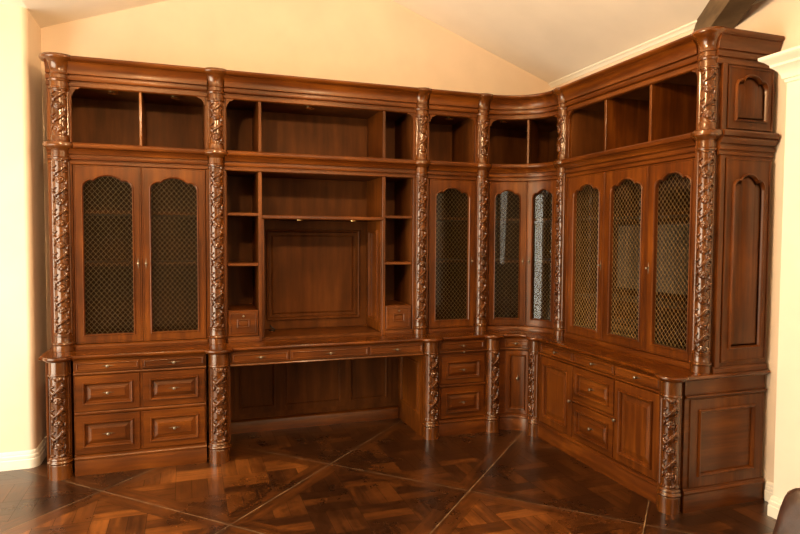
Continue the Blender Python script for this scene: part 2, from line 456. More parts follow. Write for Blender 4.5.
# middle hutch
H0, H1 = 2.330, 3.795
t = upper_case('hutch', 'wide open hutch over the desk with a panelled niche and side cubbies', F_BU, 2.318, 3.796, DU, 2.330, 3.784, WX)
t['category'] = 'hutch'
for u in (2.572, 3.538):
    divider(F_BU, u, .801, 2.066, t, DU, .026, -.002)
    divider(F_BU, u, 2.205, 2.597, t, DU, .022, -.002)
for z in (1.748, 1.376):
    shelf(F_BU, 2.337, 2.558, DU, z, t, WX, -.008); shelf(F_BU, 3.552, 3.779, DU, z, t, WX, -.008)
m = MB(F_BU); m.box(2.586, 3.524, -DU + .014, -.004, 1.722, 1.742, .003); m.mould(2.586, 3.524, [(-.004, 1.718), (.004, 1.718), (.008, 1.724), (.008, 1.740), (.003, 1.745), (-.004, 1.745)]); m.build('shelf', WX, t, 30)
puck(F_BU, 2.91, -.28, 1.721, t); puck(F_BU, 3.36, -.28, 1.721, t); puck(F_BU, 2.963, -.10, 2.597, t, .018)
for a, b in ((2.333, 2.558), (3.552, 3.779)):
    m = MB(F_BU); m.box(a, b, -DU + .014, -.012, .826, 1.035, .002); m.build('drawer_housing', WX, t)
    dm = MB(F_BU)
    dm.loft(prof_rings(rect(a + .006, b - .006, .846, 1.030), [(0, -.011), (0, .000), (.002, .002), (.014, .002), (.0145, .006), (.018, .007), (.021, .002), (.060, .002), (.0605, .008), (.064, .010), (.068, .006), (.069, -.004), (.072, -.005), (.080, -.002)]), fill_first=True)
    d = dm.build('drawer', WX, t)
    knob(F_BU, (a + b) / 2, .002, .995, d, plate=False, r=.008)
base_mould(F_BU, 2.333, 2.560, t, WX); base_mould(F_BU, 3.550, 3.779, t, WX)
# niche: framed back panel and framed side panel
m = MB(F_BU)
pf = [(0, -DU + .012), (0, -DU + .026), (.018, -DU + .026), (.022, -DU + .034), (.030, -DU + .030), (.036, -DU + .018), (.040, -DU + .014)]
m.loft(prof_rings(rect(2.590, 3.523, .825, 1.718), [(0, -DU + .0125), (0, -DU + .050), (.072, -DU + .050), (.074, -DU + .062), (.080, -DU + .066), (.088, -DU + .060), (.094, -DU + .040), (.098, -DU + .016), (.120, -DU + .016), (.124, -DU + .020), (.134, -DU + .024)]), fill_first=True)
m.build('niche_panel', WI, t)
for u, sg in ((2.5855, 1), (3.5245, -1)):
    fn = M_plan(u, UY, 0, 1, sg, 0)       # runs back along +y
    m = MB(fn)
    m.loft(prof_rings(rect(.012, DU - .068, .83, 1.715), [(0, 0), (0, .014), (.075, .014), (.077, .024), (.084, .026), (.094, .018), (.098, .003)]), fill_first=True)
    m.build('side_panel', WZ, t)

# narrow bookcase
t = upper_case('bookcase', 'narrow carved walnut bookcase right of the desk hutch with one arched lattice door', F_BU, 3.906, 4.342, DU, 3.920, 4.332, WX)
base_mould(F_BU, 3.920, 4.332, t, WX)
lattice_door(F_BU, 3.923, 4.329, .842, 2.060, 3.983, 4.274, .905, 1.990, t, 1)
for z in (1.745, 1.385): shelf(F_BU, 3.926, 4.322, DU, z, t, WX, -.026)
puck(F_BU, 4.14, -.10, 2.597, t, .018)

# right bookcase (u = -y)
t = upper_case('bookcase', 'large walnut bookcase on the right wall with three arched lattice doors', F_RU, .280, 1.600, DUR, .292, 1.590, WY)
base_mould(F_RU, .292, 1.59, t, WY)
D3 = [(.266, .735, .345, .665), (.739, 1.178, .800, 1.117), (1.182, 1.586, 1.245, 1.540)]
D3 = [(.318, .757, .398, .702), (.760, 1.193, .838, 1.142), (1.196, 1.586, 1.270, 1.560)]
m = MB(F_RU); m.box(.294, .316, -.02, .004, .84, 2.062, .002); m.build('filler_stile', WZ, t)
for i, (a, b, c, d) in enumerate(D3):
    lattice_door(F_RU, a, b, .842, 2.060, c, d, .905, 1.985, t, (1, 0, -1)[i])
for z in (1.745, 1.130): shelf(F_RU, .300, 1.580, DUR, z, t, WY, -.05)
for u in (.730, 1.185): divider(F_RU, u, 2.205, 2.597, t, DUR, .022)
puck(F_RU, 1.52, -.10, 2.597, t, .018)
m = MB(F_RU)
m.loft(prof_rings(rect(.43, 1.185, 1.185, 1.700), [(0, -.400), (0, -.370), (.004, -.366), (.014, -.366), (.015, -.369)]), fill_first=True)
o = m.build('grey_panel', BLACK, None)  # flat panel that makes the grey area behind the lattice doors
tag(o, 'wide flat grey panel behind the lattice doors of the three-door bookcase', 'screen')
m = MB(F_RU); m.loft([(rect(.446, 1.169, 1.201, 1.684), -.3685), (rect(.446, 1.169, 1.201, 1.684), -.3675)], fill_first=True); m.build('grey_panel_face', plain('matte_grey_face', (.40, .38, .34), .55, nscale=2, var=.15), o)
m = MB(F_RU); m.box(.66, .96, -.43, -.29, 1.1415, 1.150, .002); m.box(.78, .84, -.40, -.375, 1.150, 1.19); m.build('foot_plate', BLACK, o)
for (a, b, z0, z1, lab) in ((.52, .95, .823, .905, 'black flat equipment box lowest of two inside the three-door bookcase'), (.54, .93, .906, .965, 'black flat equipment box stacked on the other one inside the three-door bookcase')):
    m = MB(F_RU); m.box(a, b, -.40, -.14, z0 + .004, z1, .003)
    o = m.build('equipment_box', BLACK, None); tag(o, lab, 'equipment', 'equipment boxes in the right bookcase')
    fp = MB(F_RU); fp.box(a + .01, b - .01, -.141, -.136, z0 + .012, z1 - .010, .002); fp.build('front_plate', PEWTER, o)
    for q in range(3):
        kb = MB(F_RU); kb.lathe_u(a + .05 + q * .05, (z0 + z1) / 2, [(.010, -.137), (.010, -.128), (.007, -.126)], 12); kb.build('dial', BLACK, o)
# end panels of the right bookcase, facing the room
ep = MB(F_SL)
ep.box(4.942, CX, -.030, -.001, .801, 2.066); ep.box(4.942, CX, -.030, -.001, 2.205, 2.582)
ep.box(4.942, 4.978, -.001, .008, .801, 2.064, .003); ep.box(4.942, 4.978, -.001, .008, 2.205, 2.582, .003)
ep.build('end_board', WZ, t)
for z0, z1, pz0, pz1, dr in ((.86, 2.050, .945, 1.955, .09), (2.215, 2.572, 2.270, 2.525, .075)):
    n = 40
    us = [0.5 - 0.5 * cos(pi * i / n) for i in range(n + 1)]
    co = lambda d: rring(4.985, 5.330, z0, z1, us, d)
    ci = lambda d: arch(5.047 + d, 5.275 - d, pz0 + d, pz1 - d, dr, n)
    m = MB(F_SL)
    m.loft([(co(0), 0), (co(0), .010), (co(.002), .012), (co(.010), .012), (co(.011), .007), (ci(-.010), .007), (ci(-.008), .018), (ci(-.002), .021), (ci(.005), .012), (ci(.008), -.0), (ci(.016), .000), (ci(.034), .007)], fill_first=True)
    m.build('arched_panel', WZ, t, 25)
m = MB(F_SL); m.mould(4.90, CX + .012, [(o * .55 if o > 0 else o, z) for o, z in CROWN]); m.build('crown_return', WX, t, 30)
m = MB(F_SL); m.mould(4.93, CX + .004, [(o * .75 if o > 0 else o, z) for o, z in MIDC]); m.build('middle_cornice_return', WX, t, 30)
m = MB(F_SL); m.mould(4.93, CX, UBASE); m.build('base_moulding', WX, t, 30)

# ---- curved corner -------------------------------------------------------
def curve_map(cx, cy, rx, ry, L):
    def g(u, o, z):
        a = (pi / 2) * (1 - u / L)
        return (cx + (rx - o) * cos(a), cy + (ry - o) * sin(a), z)
    return g
LU = .635
F_CU = curve_map(4.449, -.173, UX - 4.449, UY + .173, LU)
LL = .295
F_CL = curve_map(4.468, -.147, 4.69 - 4.468, .147, LL)
t = thing('corner_bookcase', 'concave curved corner bookcase with a pair of arched lattice doors', 'bookcase', (4.95, .25, .80))
def corner_slab(z0, z1, inset_o, name, mat):
    m = MB()
    N = 14
    path = [F_CU(LU * i / N, -inset_o, 0)[:2] for i in range(N + 1)]
    poly = [(4.452, CY - .014)] + [(4.452, path[0][1])] + path + [(path[-1][0], -.177), (CX - .014, -.177), (CX - .014, CY - .014)]
    a = [m.pt(x, y, z0) for x, y in poly]; b = [m.pt(x, y, z1) for x, y in poly]
    m.bridge([a, b], caps=True)
    return m.build(name, mat, t)
m = MB()
m.box(4.434, 4.450, .240, CY - .012, .801, 2.76); m.box(4.940, CX - .012, -.196, -.180, .801, 2.76)
m.build('carcass', WI, t)
m = MB(); m.box(4.434, CX, CY - .011, CY, .801, 2.76); m.box(CX - .011, CX, -.196, CY - .012, .801, 2.78); m.build('back_panel', WI, t)
for z0, z1 in ((.801, .822), (2.066, 2.085), (2.180, 2.203), (2.598, 2.62)): corner_slab(z0, z1, .03, 'deck', WI)
for z in (1.745, 1.385): corner_slab(z - .011, z + .011, .032, 'shelf', WX)
for a, b in ((0, .016), (LU - .016, LU)):
    m = MB(F_CU); m.box(a, b, -.025, -.001, .801, 2.585); m.build('stile', WZ, t)
for prof, nm in ((CROWN, 'crown_cornice'), (MIDC, 'middle_cornice'), (UBASE, 'base_moulding')):
    m = MB(F_CU); m.sub = .03; m.mould(0, LU, prof); m.build(nm, WX, t, 40)
for uu, sg in ((.016, 1), (LU - .016, -1)): m = MB(F_CU); bracket(m, uu, 2.580, sg); m.build('corner_bracket', WZ, t)
lattice_door(F_CU, .018, .316, .842, 2.060, .068, .258, .905, 1.985, t, 1, sub=.03, drop=.075)
lattice_door(F_CU, .319, LU - .018, .842, 2.060, .372, .565, .905, 1.985, t, -1, sub=.03, drop=.075)
m = MB(F_CU); m.box(.308, .326, -.30, -.004, 2.205, 2.590, .002); m.build('divider', WZ, t)
puck(F_CU, .14, -.08, 2.597, t, .018)

# ---- base cabinets -------------------------------------------------------
def base_case(name, label, cat, f, u0, u1, depth, hmat):
    x, y, _ = f((u0 + u1) / 2, -depth / 2, 0)
    t = thing(name, label, cat, (x, y, 0))
    c = MB(f)
    c.box(u0, u0 + .018, -depth + .012, -.021, .0, .766); c.box(u1 - .018, u1, -depth + .012, -.021, .0, .766)
    c.box(u0 + .018, u1 - .018, -depth + .012, -.021, .085, .105); c.box(u0 + .018, u1 - .018, -depth + .012, -.021, .746, .766)
    c.build('carcass', WI, t)
    bk = MB(f); bk.box(u0, u1, -depth, -depth + .011, 0, .766); bk.build('back_panel', WI, t)
    m = MB(f); m.mould(u0, u1, PLINTH); m.build('plinth', hmat, t, 30)
    m = MB(f); m.box(u0, u1, -.02, -.0005, .137, .766); m.mould(u0, u1, LEDGE); m.mould(u0, u1, [(-.01, .758), (.006, .758), (.010, .766), (-.01, .766)])
    m.build('face_frame', hmat, t, 30)
    return t
LOWD = CY
t = base_case('base_cabinet', 'base cabinet of six drawers at the left wall between two carved pilasters', 'cabinet', F_BL, 1.345, 2.172, LOWD, WX)
m = MB(); m.box(1.201, 1.325, .026, .662, 0, .766); m.build('end_filler', WZ, t)
m = MB(); m.box(1.186, 1.200, -.010, .662, 0, .766, .002); m.build('side_panel', WZ, t)
for a, b in ((1.356, 1.744), (1.764, 2.162)):
    drawer(F_BL, a, b, .690, .754, DR_SLIM, t, WX)
    drawer(F_BL, a, b, .427, .661, DR_BIG, t, WX)
    drawer(F_BL, a, b, .142, .397, DR_BIG, t, WX)
m = MB(F_BL); m.box(1.746, 1.762, 0, .006, .142, .755); m.mould(1.350, 2.167, [(0, .401), (.008, .401), (.012, .406), (.012, .415), (.006, .422), (0, .422)]); m.build('rail', WX, t, 30)

# narrow drawer unit
t = base_case('base_cabinet', 'narrow base cabinet of three drawers right of the kneehole desk', 'cabinet', F_BL, 3.935, 4.348, LOWD, WX)
drawer(F_BL, 3.950, 4.325, .690, .754, DR_SLIM, t, WX)
drawer(F_BL, 3.950, 4.325, .418, .640, DR_BIG, t, WX)
drawer(F_BL, 3.950, 4.325, .142, .388, DR_BIG, t, WX)
m = MB(F_BL); m.mould(3.940, 4.340, [(0, .392), (.008, .392), (.012, .397), (.012, .405), (.006, .412), (0, .412)]); m.build('rail', WX, t, 30)
knob(F_BL, 4.137, .016, .674, t, plate=False, r=.008)

# kneehole desk
t = thing('kneehole_desk', 'open kneehole desk with three slim drawers and a panelled back', 'desk', (3.06, .35, 0))
m = MB(F_BL); m.box(2.336, 3.800, -.30, -.003, .668, .680); m.box(2.336, 3.800, -.020, -.001, .680, .766); m.mould(2.336, 3.800, [(-.02, .664), (.008, .664), (.010, .669), (.006, .676), (-.02, .676)])
m.box(2.336, 2.356, -.575, -.021, .680, .766); m.box(3.780, 3.800, -.575, -.021, .680, .766)
m.build('apron', WX, t, 30)
for a, b in ((2.345, 2.748), (2.760, 3.350), (3.362, 3.792)):
    drawer(F_BL, a, b, .686, .756, DR_SLIM, t, WX)
m = MB(F_BL)
n = 1
m.box(2.318, 3.818, -.622, -.612, 0, .766)
m.build('back_panel', WI, t)
for a, b in ((2.405, 2.770), (2.770, 3.325), (3.325, 3.740)):
    m = MB(F_BL)
    m.loft(prof_rings(rect(a, b, .145, .65), [(0, -.612), (0, -.604), (.040, -.604), (.042, -.597), (.050, -.597), (.058, -.604), (.060, -.610)]), fill_first=True)
    m.build('modesty_panel', WI, t)
m = MB(F_BL); m.mould(2.340, 3.796, [(-.612, 0), (-.575, 0), (-.575, .085), (-.580, .094), (-.590, .100), (-.612, .104)]); m.build('baseboard', WX, t, 30)
for u, sg in ((2.318, 1), (3.818, -1)):
    fs = M_plan(u, 0, 0, 1, sg, 0)
    m = MB(fs); m.box(.03, .605, 0, .014, 0, .766)
    m.loft(prof_rings(rect(.045, .590, .11, .645), [(0, .014), (0, .020), (.060, .020), (.062, .026), (.070, .026), (.078, .020), (.080, .015)]))
    m.build('side_panel', WZ, t)

# right base cabinet
t = base_case('base_cabinet', 'long base cabinet on the right wall with two doors flanking stacked drawers', 'cabinet', F_RL, .262, 1.590, CX - 4.69, WY)
for a, b in ((.285, .712), (.722, 1.166), (1.176, 1.580)): drawer(F_RL, a, b, .690, .754, DR_SLIM, t, WY)
panel_door(F_RL, .285, .712, .142, .661, t, WZ, 1)
panel_door(F_RL, 1.176, 1.580, .142, .661, t, WZ, -1)
drawer(F_RL, .722, 1.166, .427, .661, DR_BIG, t, WY); drawer(F_RL, .722, 1.166, .142, .397, DR_BIG, t, WY)
m = MB(F_RL); m.mould(.716, 1.171, [(0, .401), (.008, .401), (.012, .406), (.012, .415), (.006, .422), (0, .422)]); m.build('rail', WY, t, 30)
m = MB(F_SL); m.box(4.738, CX, -.060, -.001, 0, .766); m.mould(4.738, CX + .004, PLINTH); m.mould(4.738, CX, LEDGE)
m.build('end_board', WX, t, 30)
m = MB(F_SL)
m.loft(prof_rings(rect(4.775, 5.325, .142, .655), [(0, 0), (0, .006), (.058, .006), (.060, .006), (.0605, .014), (.066, .019), (.073, .017), (.079, .008), (.082, -.012 + .002), (.086, -.008), (.110, -.003)]), fill_first=False)
m.build('end_panel', WZ, t)

# corner base cabinet
t = thing('corner_cabinet', 'small concave corner base cabinet with one curved door and a round knob', 'cabinet', (4.80, .15, 0))
m = MB(F_CL); m.sub = .02
m.box(0, LL, -.02, -.0005, .137, .766); m.mould(0, LL, LEDGE); m.mould(0, LL, [(-.01, .758), (.006, .758), (.010, .766), (-.01, .766)])
m.build('face_frame', WX, t, 40)
m = MB(F_CL); m.sub = .02; m.mould(0, LL, PLINTH); m.build('plinth', WX, t, 40)
m = MB(); m.box(4.440, 4.456, .09, CY - .02, 0, .766); m.box(4.78, CX - .02, -.225, -.21, 0, .766); m.build('carcass', WI, t)
m = MB(); m.box(4.440, CX, CY - .011, CY, 0, .766); m.box(CX - .011, CX, -.22, CY - .012, 0, .766); m.build('back_panel', WI, t)
drawer(F_CL, .045, LL - .045, .690, .754, DR_SLIM, t, WX, sub=.02, knobs=((.42, .5),))
CDOOR = [(0, 0), (0, .009), (.0015, .0105), (.030, .0105), (.0305, .017), (.034, .021), (.040, .019), (.044, .010), (.047, .006), (.060, .008)]
panel_door(F_CL, .045, LL - .045, .145, .660, t, WZ, 0, sub=.02, prof=CDOOR, kz=.56)

# ------------------------------------------------------------------ worktop
def arc_pts(cx, cy, r, a0, a1, n=14):
    return [(cx + r * cos(radians(a0 + (a1 - a0) * i / n)), cy + r * sin(radians(a0 + (a1 - a0) * i / n))) for i in range(n + 1)]
path = [(1.172, CY), (1.172, .035)]
path += arc_pts(PX[0], .014, RL[0] + .002, 165, 348, 22)
for i in (1, 2, 3): path += arc_pts(PX[i], 0, RL[i] + .008, 180, 360, 14)
path += [F_CL(LL * i / 10, 0, 0)[:2] for i in range(1, 10)]
path += arc_pts(4.69, -P5, RL[4] + .006, 100, 270, 12)
path += arc_pts(4.69, -P6, RL[5] + .008, 90, 302, 22)
path += [(4.760, -1.712), (CX + .008, -1.712)]
def plan_sweep(mb, path, prof, fillpoly=None):
    n = len(path); N = []
    for i in range(n):
        d = []
        if i > 0: d.append((path[i][0] - path[i - 1][0], path[i][1] - path[i - 1][1]))
        if i < n - 1: d.append((path[i + 1][0] - path[i][0], path[i + 1][1] - path[i][1]))
        ns = []
        for x, y in d:
            l = math.hypot(x, y) or 1e-9; ns.append((y / l, -x / l))     # right-hand side of travel... outward
        sx, sy = sum(a[0] for a in ns), sum(a[1] for a in ns)
        k = max(.55 * len(ns), sx * ns[0][0] + sy * ns[0][1])
        N.append((sx / k, sy / k))
    R = []
    for (x, y), (nx, ny) in zip(path, N):
        R.append([mb.pt(x + nx * o, y + ny * o, z) for o, z in prof])
    return R
m = MB()
EDGE = [(-.004, .767), (.010, .767), (.013, .770), (.015, .773), (.020, .774), (.025, .778), (.028, .784), (.028, .790), (.025, .796), (.018, .7995), (.010, .800)]
# outward is to the left of travel when going down/right with +y behind
R = plan_sweep(m, path, EDGE)
m.bridge(R, closed_profile=False)
top = [r[-1] for r in R]; bot = [r[0] for r in R]
c1t, c1b = m.pt(CX + .008, CY, .800), m.pt(CX + .008, CY, .767)
m.f.append(tuple(top + [c1t])); m.f.append(tuple((bot + [c1b])[::-1]))
m.f.append((R[-1][-1], c1t, c1b, R[-1][0])); m.f.append((c1t, R[0][-1], R[0][0], c1b))
m.f.append(tuple(R[0])); m.f.append(tuple(R[-1][::-1]))
o = m.build('worktop', WT, None, 35)
tag(o, 'long L-shaped polished walnut worktop with moulded edge running over all the base cabinets', 'worktop')

# ------------------------------------------------------------------ carved pilasters
def lens(x, y, cx, cy, ang, a, b, h, bend=0.0):
    """a leaf: long lens with a groove down its middle"""
    x -= cx; y -= cy
    ca, sa = cos(radians(ang)), sin(radians(ang))
    p, q = (x * ca + y * sa) / a, (-x * sa + y * ca) / b
    q -= bend * (p * p - .5)
    if abs(p) >= 1: return -1
    w = (1 - p * p)
    e = q / max(w, 1e-4)
    if abs(e) >= 1: return -1
    return h * sqrt(1 - e * e) * (.72 + .28 * min(1, abs(e) * 3)) * (.45 + .55 * w)
def relief(s, z, per, phase, R):
    """height of the vine carving at arc position s, height z"""
    zz = z / per + phase
    k = math.floor(zz); f = per / .15
    h = -.006
    for kk in (k - 1, k, k + 1):
        y = (zz - kk - .5) * per / f                     # rosette centre at y = 0, next one at .15
        if abs(y) > .13: continue
        x = s / f / 1.22
        r = math.hypot(x, y)
        if r < .026:
            ph = atan2(y, x)
            lobe = .55 + .45 * abs(cos(2.5 * ph + kk))
            h = max(h, (.010 * lobe * sin(pi * min(1, r / .026)) ** .6 if r > .007 else .011))
        for L in ((.004, .072, 47, .052, .0105, .013, .5), (-.030, .050, -58, .024, .0085, .011, -.3), (.032, .094, -58, .024, .0080, .011, .3),
                  (-.033, .088, 30, .017, .007, .008, 0), (.034, .056, 25, .017, .007, .008, 0), (-.036, .010, 80, .022, .006, .007, .4), (.037, -.012, 80, .022, .006, .007, -.4)):
            h = max(h, lens(x, y, *L))
    return h * f * 1.25
def carved(mb, z0, z1, R, per, phase, full, depth_k=1.0):
    nz = int((z1 - z0) / .0034)
    tmax = 180 if full else 90
    ths = []
    a = -tmax
    while a < tmax + .01:
        ths.append(a); a += 2.6 if abs(a) < 78 else 6
    if ths[-1] < tmax - .1: ths.append(tmax)
    rows = []
    for i in range(nz + 1):
        z = z0 + (z1 - z0) * i / nz
        row = []
        for th in ths:
            e = min(1, max(0, (72 - abs(th)) / 4))
            ez = min(1, max(0, min(z - z0 - .012, z1 - .006 - z) / .006))
            s = radians(th) * R
            h = relief(s, z - z0, per, phase, R) * depth_k if e * ez > 0 else 0
            r = R + h * e * ez
            row.append(mb.pt(r * sin(radians(th)), -r * cos(radians(th)), z))
        rows.append(row)
    for a, b in zip(rows, rows[1:]):
        for j in range(len(ths) - 1): mb.f.append((a[j], a[j + 1], b[j + 1], b[j]))
    if not full:
        for a, b in zip(rows, rows[1:]): mb.f.append((a[0], b[0], b[-1], a[-1]))
    mb.f.append(tuple(rows[0])); mb.f.append(tuple(rows[-1]))
def turned(mb, prof, full, seg=40):
    t0, t1 = (-180, 180) if full else (-90, 90)
    n = seg if full else seg // 2
    rows = []
    for r, z in prof:
        rows.append([mb.pt(r * sin(radians(t0 + (t1 - t0) * i / n)), -r * cos(radians(t0 + (t1 - t0) * i / n)), z) for i in range(n + 1)])
    for a, b in zip(rows, rows[1:]):
        for j in range(n): mb.f.append((a[j], a[j + 1], b[j + 1], b[j]))
        if not full: mb.f.append((a[0], b[0], b[-1], a[-1]))
    mb.f.append(tuple(rows[0])); mb.f.append(tuple(rows[-1]))

def proto_lower(full):
    r = thing('carved_pilaster', '', 'pilaster')
    R = .070
    m = MB(); turned(m, [(.080, .0), (.080, .092), (.077, .096), (.083, .100), (.087, .108), (.084, .115), (.079, .119), (.077, .124), (.080, .130), (.077, .137), (.071, .142)], full); m.build('base', WC, r, 35)
    m = MB(); carved(m, .142, .672, R, .150, .0, full); m.build('carved_shaft', WC, r, 60)
    m = MB(); turned(m, [(.071, .672), (.077, .674), (.079, .680), (.077, .686), (.072, .688), (.071, .766)], full); m.build('capital', WC, r, 35)
    if not full:
        m = MB(); m.box(-.076, .076, .0005, .024, .0, .766); m.build('backing_strip', WZ, r)
    return r
def proto_upper(full):
    r = thing('carved_pilaster', '', 'pilaster')
    R = .056
    m = MB(); turned(m, [(.066, .001), (.066, .040), (.063, .043), (.070, .048), (.072, .054), (.069, .060), (.062, .063), (.059, .070), (.059, .098), (.064, .101), (.064, .107), (.058, .110)], full); m.build('base', WC, r, 35)
    m = MB(); carved(m, .110, 1.290, R, .145, .3, full, .9); m.build('lower_carved_shaft', WC, r, 60)
    m = MB(); turned(m, [(.057, 1.290), (.064, 1.292), (.065, 1.299), (.062, 1.304), (.059, 1.306), (.059, 1.345), (.064, 1.350), (.072, 1.356), (.086, 1.364), (.094, 1.368), (.100, 1.374), (.101, 1.386), (.098, 1.398), (.090, 1.404), (.064, 1.406), (.060, 1.412), (.058, 1.436)], full); m.build('collar', WC, r, 35)
    m = MB(); carved(m, 1.436, 1.752, R, .145, .1, full, .9); m.build('upper_carved_shaft', WC, r, 60)
    m = MB(); turned(m, [(.057, 1.752), (.064, 1.754), (.065, 1.762), (.060, 1.766), (.060, 1.800), (.067, 1.803), (.069, 1.812), (.065, 1.820), (.060, 1.823), (.060, 1.845), (.066, 1.849), (.063, 1.854), (.062, 1.874), (.067, 1.896), (.077, 1.916), (.091, 1.931), (.103, 1.937), (.106, 1.942), (.112, 1.946), (.115, 1.953), (.113, 1.963), (.108, 1.969), (.10, 1.970)], full); m.build('capital', WC, r, 35)
    if not full:
        m = MB(); m.box(-.066, .066, .0005, .024, .001, 1.96); m.build('backing_strip', WZ, r)
    return r
protos = {('l', 0): proto_lower(False), ('u', 0): proto_upper(False)}
used = set()
def place(kind, full, x, y, z, rot, s, label, group):
    key = (kind, full); r = protos[key]
    if key in used:
        src = r; r = src.copy(); COL.objects.link(r)
        for ch in list(src.children):
            c = ch.copy(); COL.objects.link(c); c.parent = r
    used.add(key)
    r.location = (x, y, z); r.rotation_euler = (0, 0, radians(rot)); r.scale = (s, s, 1)
    r['label'] = label; r['category'] = 'pilaster'; r['group'] = group
GL, GU = 'short carved pilasters on the base cabinets', 'tall carved pilasters on the bookcases'
where = ['at the left wall end', 'left of the desk opening', 'right of the desk opening', 'at the left edge of the curved corner', 'at the right edge of the curved corner', 'at the outer end of the right run']
LP = [(PX[0], .014, 0, 0), (PX[1], 0, 0, 0), (PX[2], 0, 0, 0), (PX[3], 0, 0, 0), (4.69, -P5, 0, -90), (4.69, -P6, 0, -45)]
LLB = ['short vine-carved round pilaster under the worktop at its left wall end',
       'short vine-carved pilaster under the worktop between the six-drawer cabinet and the kneehole',
       'short vine-carved pilaster between the kneehole and the narrow drawer cabinet',
       'short vine-carved pilaster between the narrow drawers and the curved corner cabinet',
       'slender short carved pilaster between the curved corner cabinet and the right base cabinet',
       'short vine-carved corner pilaster at the outer end of the right base cabinet']
LUB = ['tall vine-carved pilaster with flared capital at the left wall end of the bookcases',
       'tall carved pilaster between the two-door bookcase and the open desk hutch',
       'tall carved pilaster between the open desk hutch and the narrow bookcase',
       'tall carved pilaster between the narrow bookcase and the curved corner bookcase',
       'tall carved pilaster between the curved corner bookcase and the three-door bookcase',
       'tall carved corner pilaster at the outer end of the three-door bookcase']
for (x, y, full, rot), r, lab in zip(LP, RL, LLB): place('l', full, x, y, 0, rot, r / .071, lab, GL)
UP = [(PXU[0], UY, 0, 0), (PXU[1], UY, 0, 0), (PXU[2], UY, 0, 0), (PXU[3], UY, 0, 0), (UX, -P5U, 0, -90), (UX, -P6, 0, -45)]
for (x, y, full, rot), r, lab in zip(UP, RU_, LUB): place('u', full, x, y, .80, rot, r / .059, lab, GU)

# ------------------------------------------------------------------ cable on the desk
ctrl = [(2.648, .655, .8045), (2.66, .60, .8045), (2.70, .575, .805), (2.735, .60, .806), (2.72, .635, .812), (2.69, .63, .822), (2.685, .60, .826), (2.705, .585, .822), (2.725, .61, .828), (2.70, .625, .846), (2.690, .62, .865)]
pts = []
for i in range(len(ctrl) - 1):
    p0, p1, p2, p3 = [Vector(ctrl[min(max(i + k, 0), len(ctrl) - 1)]) for k in (-1, 0, 1, 2)]
    for k in range(6):
        q = k / 6
        pts.append(.5 * ((2 * p1) + (p2 - p0) * q + (2 * p0 - 5 * p1 + 4 * p2 - p3) * q * q + (3 * p1 - p0 - 3 * p2 + p3) * q ** 3))
m = MB(); R_ = []
for i, q in enumerate(pts):
    d = (pts[min(i + 1, len(pts) - 1)] - pts[max(i - 1, 0)]).normalized()
    a = d.cross(Vector((.3, .2, 1))).normalized(); b = d.cross(a)
    R_.append([m.pt(*(q + (a * cos(2 * pi * j / 8) + b * sin(2 * pi * j / 8)) * .0062)) for j in range(8)])
m.v = [(x - .002, y - .050, z + .003) for x, y, z in m.v]
m.bridge(R_, caps=True)
o = m.build('power_cable', BLACK, None, 60)
tag(o, 'small black coiled cable lying at the back left of the desk niche', 'cable')

# ------------------------------------------------------------------ room
Z0, SL, XRI = 3.060, .36, 3.23         # eaves height, slope, ridge
XLW = 1.066
def ceil_z(x): return min(Z0 + SL * (XR - x), Z0 + .03 + SL * (x - XLW)) if x > XLW else Z0 + .03
XRI = (XR + XLW - .03 / SL) / 2
ZR = Z0 + SL * (XR - XRI)
YF = -6.8
def slab(pts, z0, z1=None): pass
# back wall with gable
m = MB()
prof = [(XLW - .15, 0), (XR + .15, 0), (XR + .15, Z0), (XR, Z0), (XRI, ZR), (XLW, Z0 + .03), (XLW - .15, Z0 + .03)]
a = [m.pt(x, YB, z) for x, z in prof]; b = [m.pt(x, YB + .15, z) for x, z in prof]
m.bridge([a, b], caps=True); struct(m, 'wall_back', PLASTER)
# left: return beside the bookcase, and the face turned to the camera, with a rounded corner
m = MB()
rc = .045
pl = [(XLW, YB), (XLW, .265 + rc)] + [(XLW - rc + rc * cos(radians(a)), .265 + rc - rc * sin(radians(a))) for a in range(10, 91, 10)] + [(-.5, .265), (-.5, YB)]
a = [m.pt(x, y, 0) for x, y in pl]; b = [m.pt(x, y, Z0 + .03) for x, y in pl]
m.bridge([a, b], caps=True); struct(m, 'wall_left_return', PLASTER, 40)
# far left wall with a window opening
WX0, WY0, WY1, WZ0, WZ1 = -.50, -3.1, -.35, .10, 2.40
m = MB()
m.box(WX0 - .15, WX0, YF, WY0, 0, 3.1); m.box(WX0 - .15, WX0, WY1, .265, 0, 3.1)
m.box(WX0 - .15, WX0, WY0, WY1, 0, WZ0); m.box(WX0 - .15, WX0, WY0, WY1, WZ1, 3.1)
struct(m, 'wall_left', PLASTER)
m = MB()
for y0, y1 in ((WY0, WY0 + .06), (WY1 - .06, WY1), ((WY0 + WY1) / 2 - .03, (WY0 + WY1) / 2 + .03)): m.box(WX0 - .11, WX0 - .06, y0, y1, WZ0, WZ1)
m.box(WX0 - .11, WX0 - .06, WY0, WY1, WZ0, WZ0 + .06); m.box(WX0 - .11, WX0 - .06, WY0, WY1, WZ1 - .06, WZ1)
struct(m, 'window_1', TRIM)
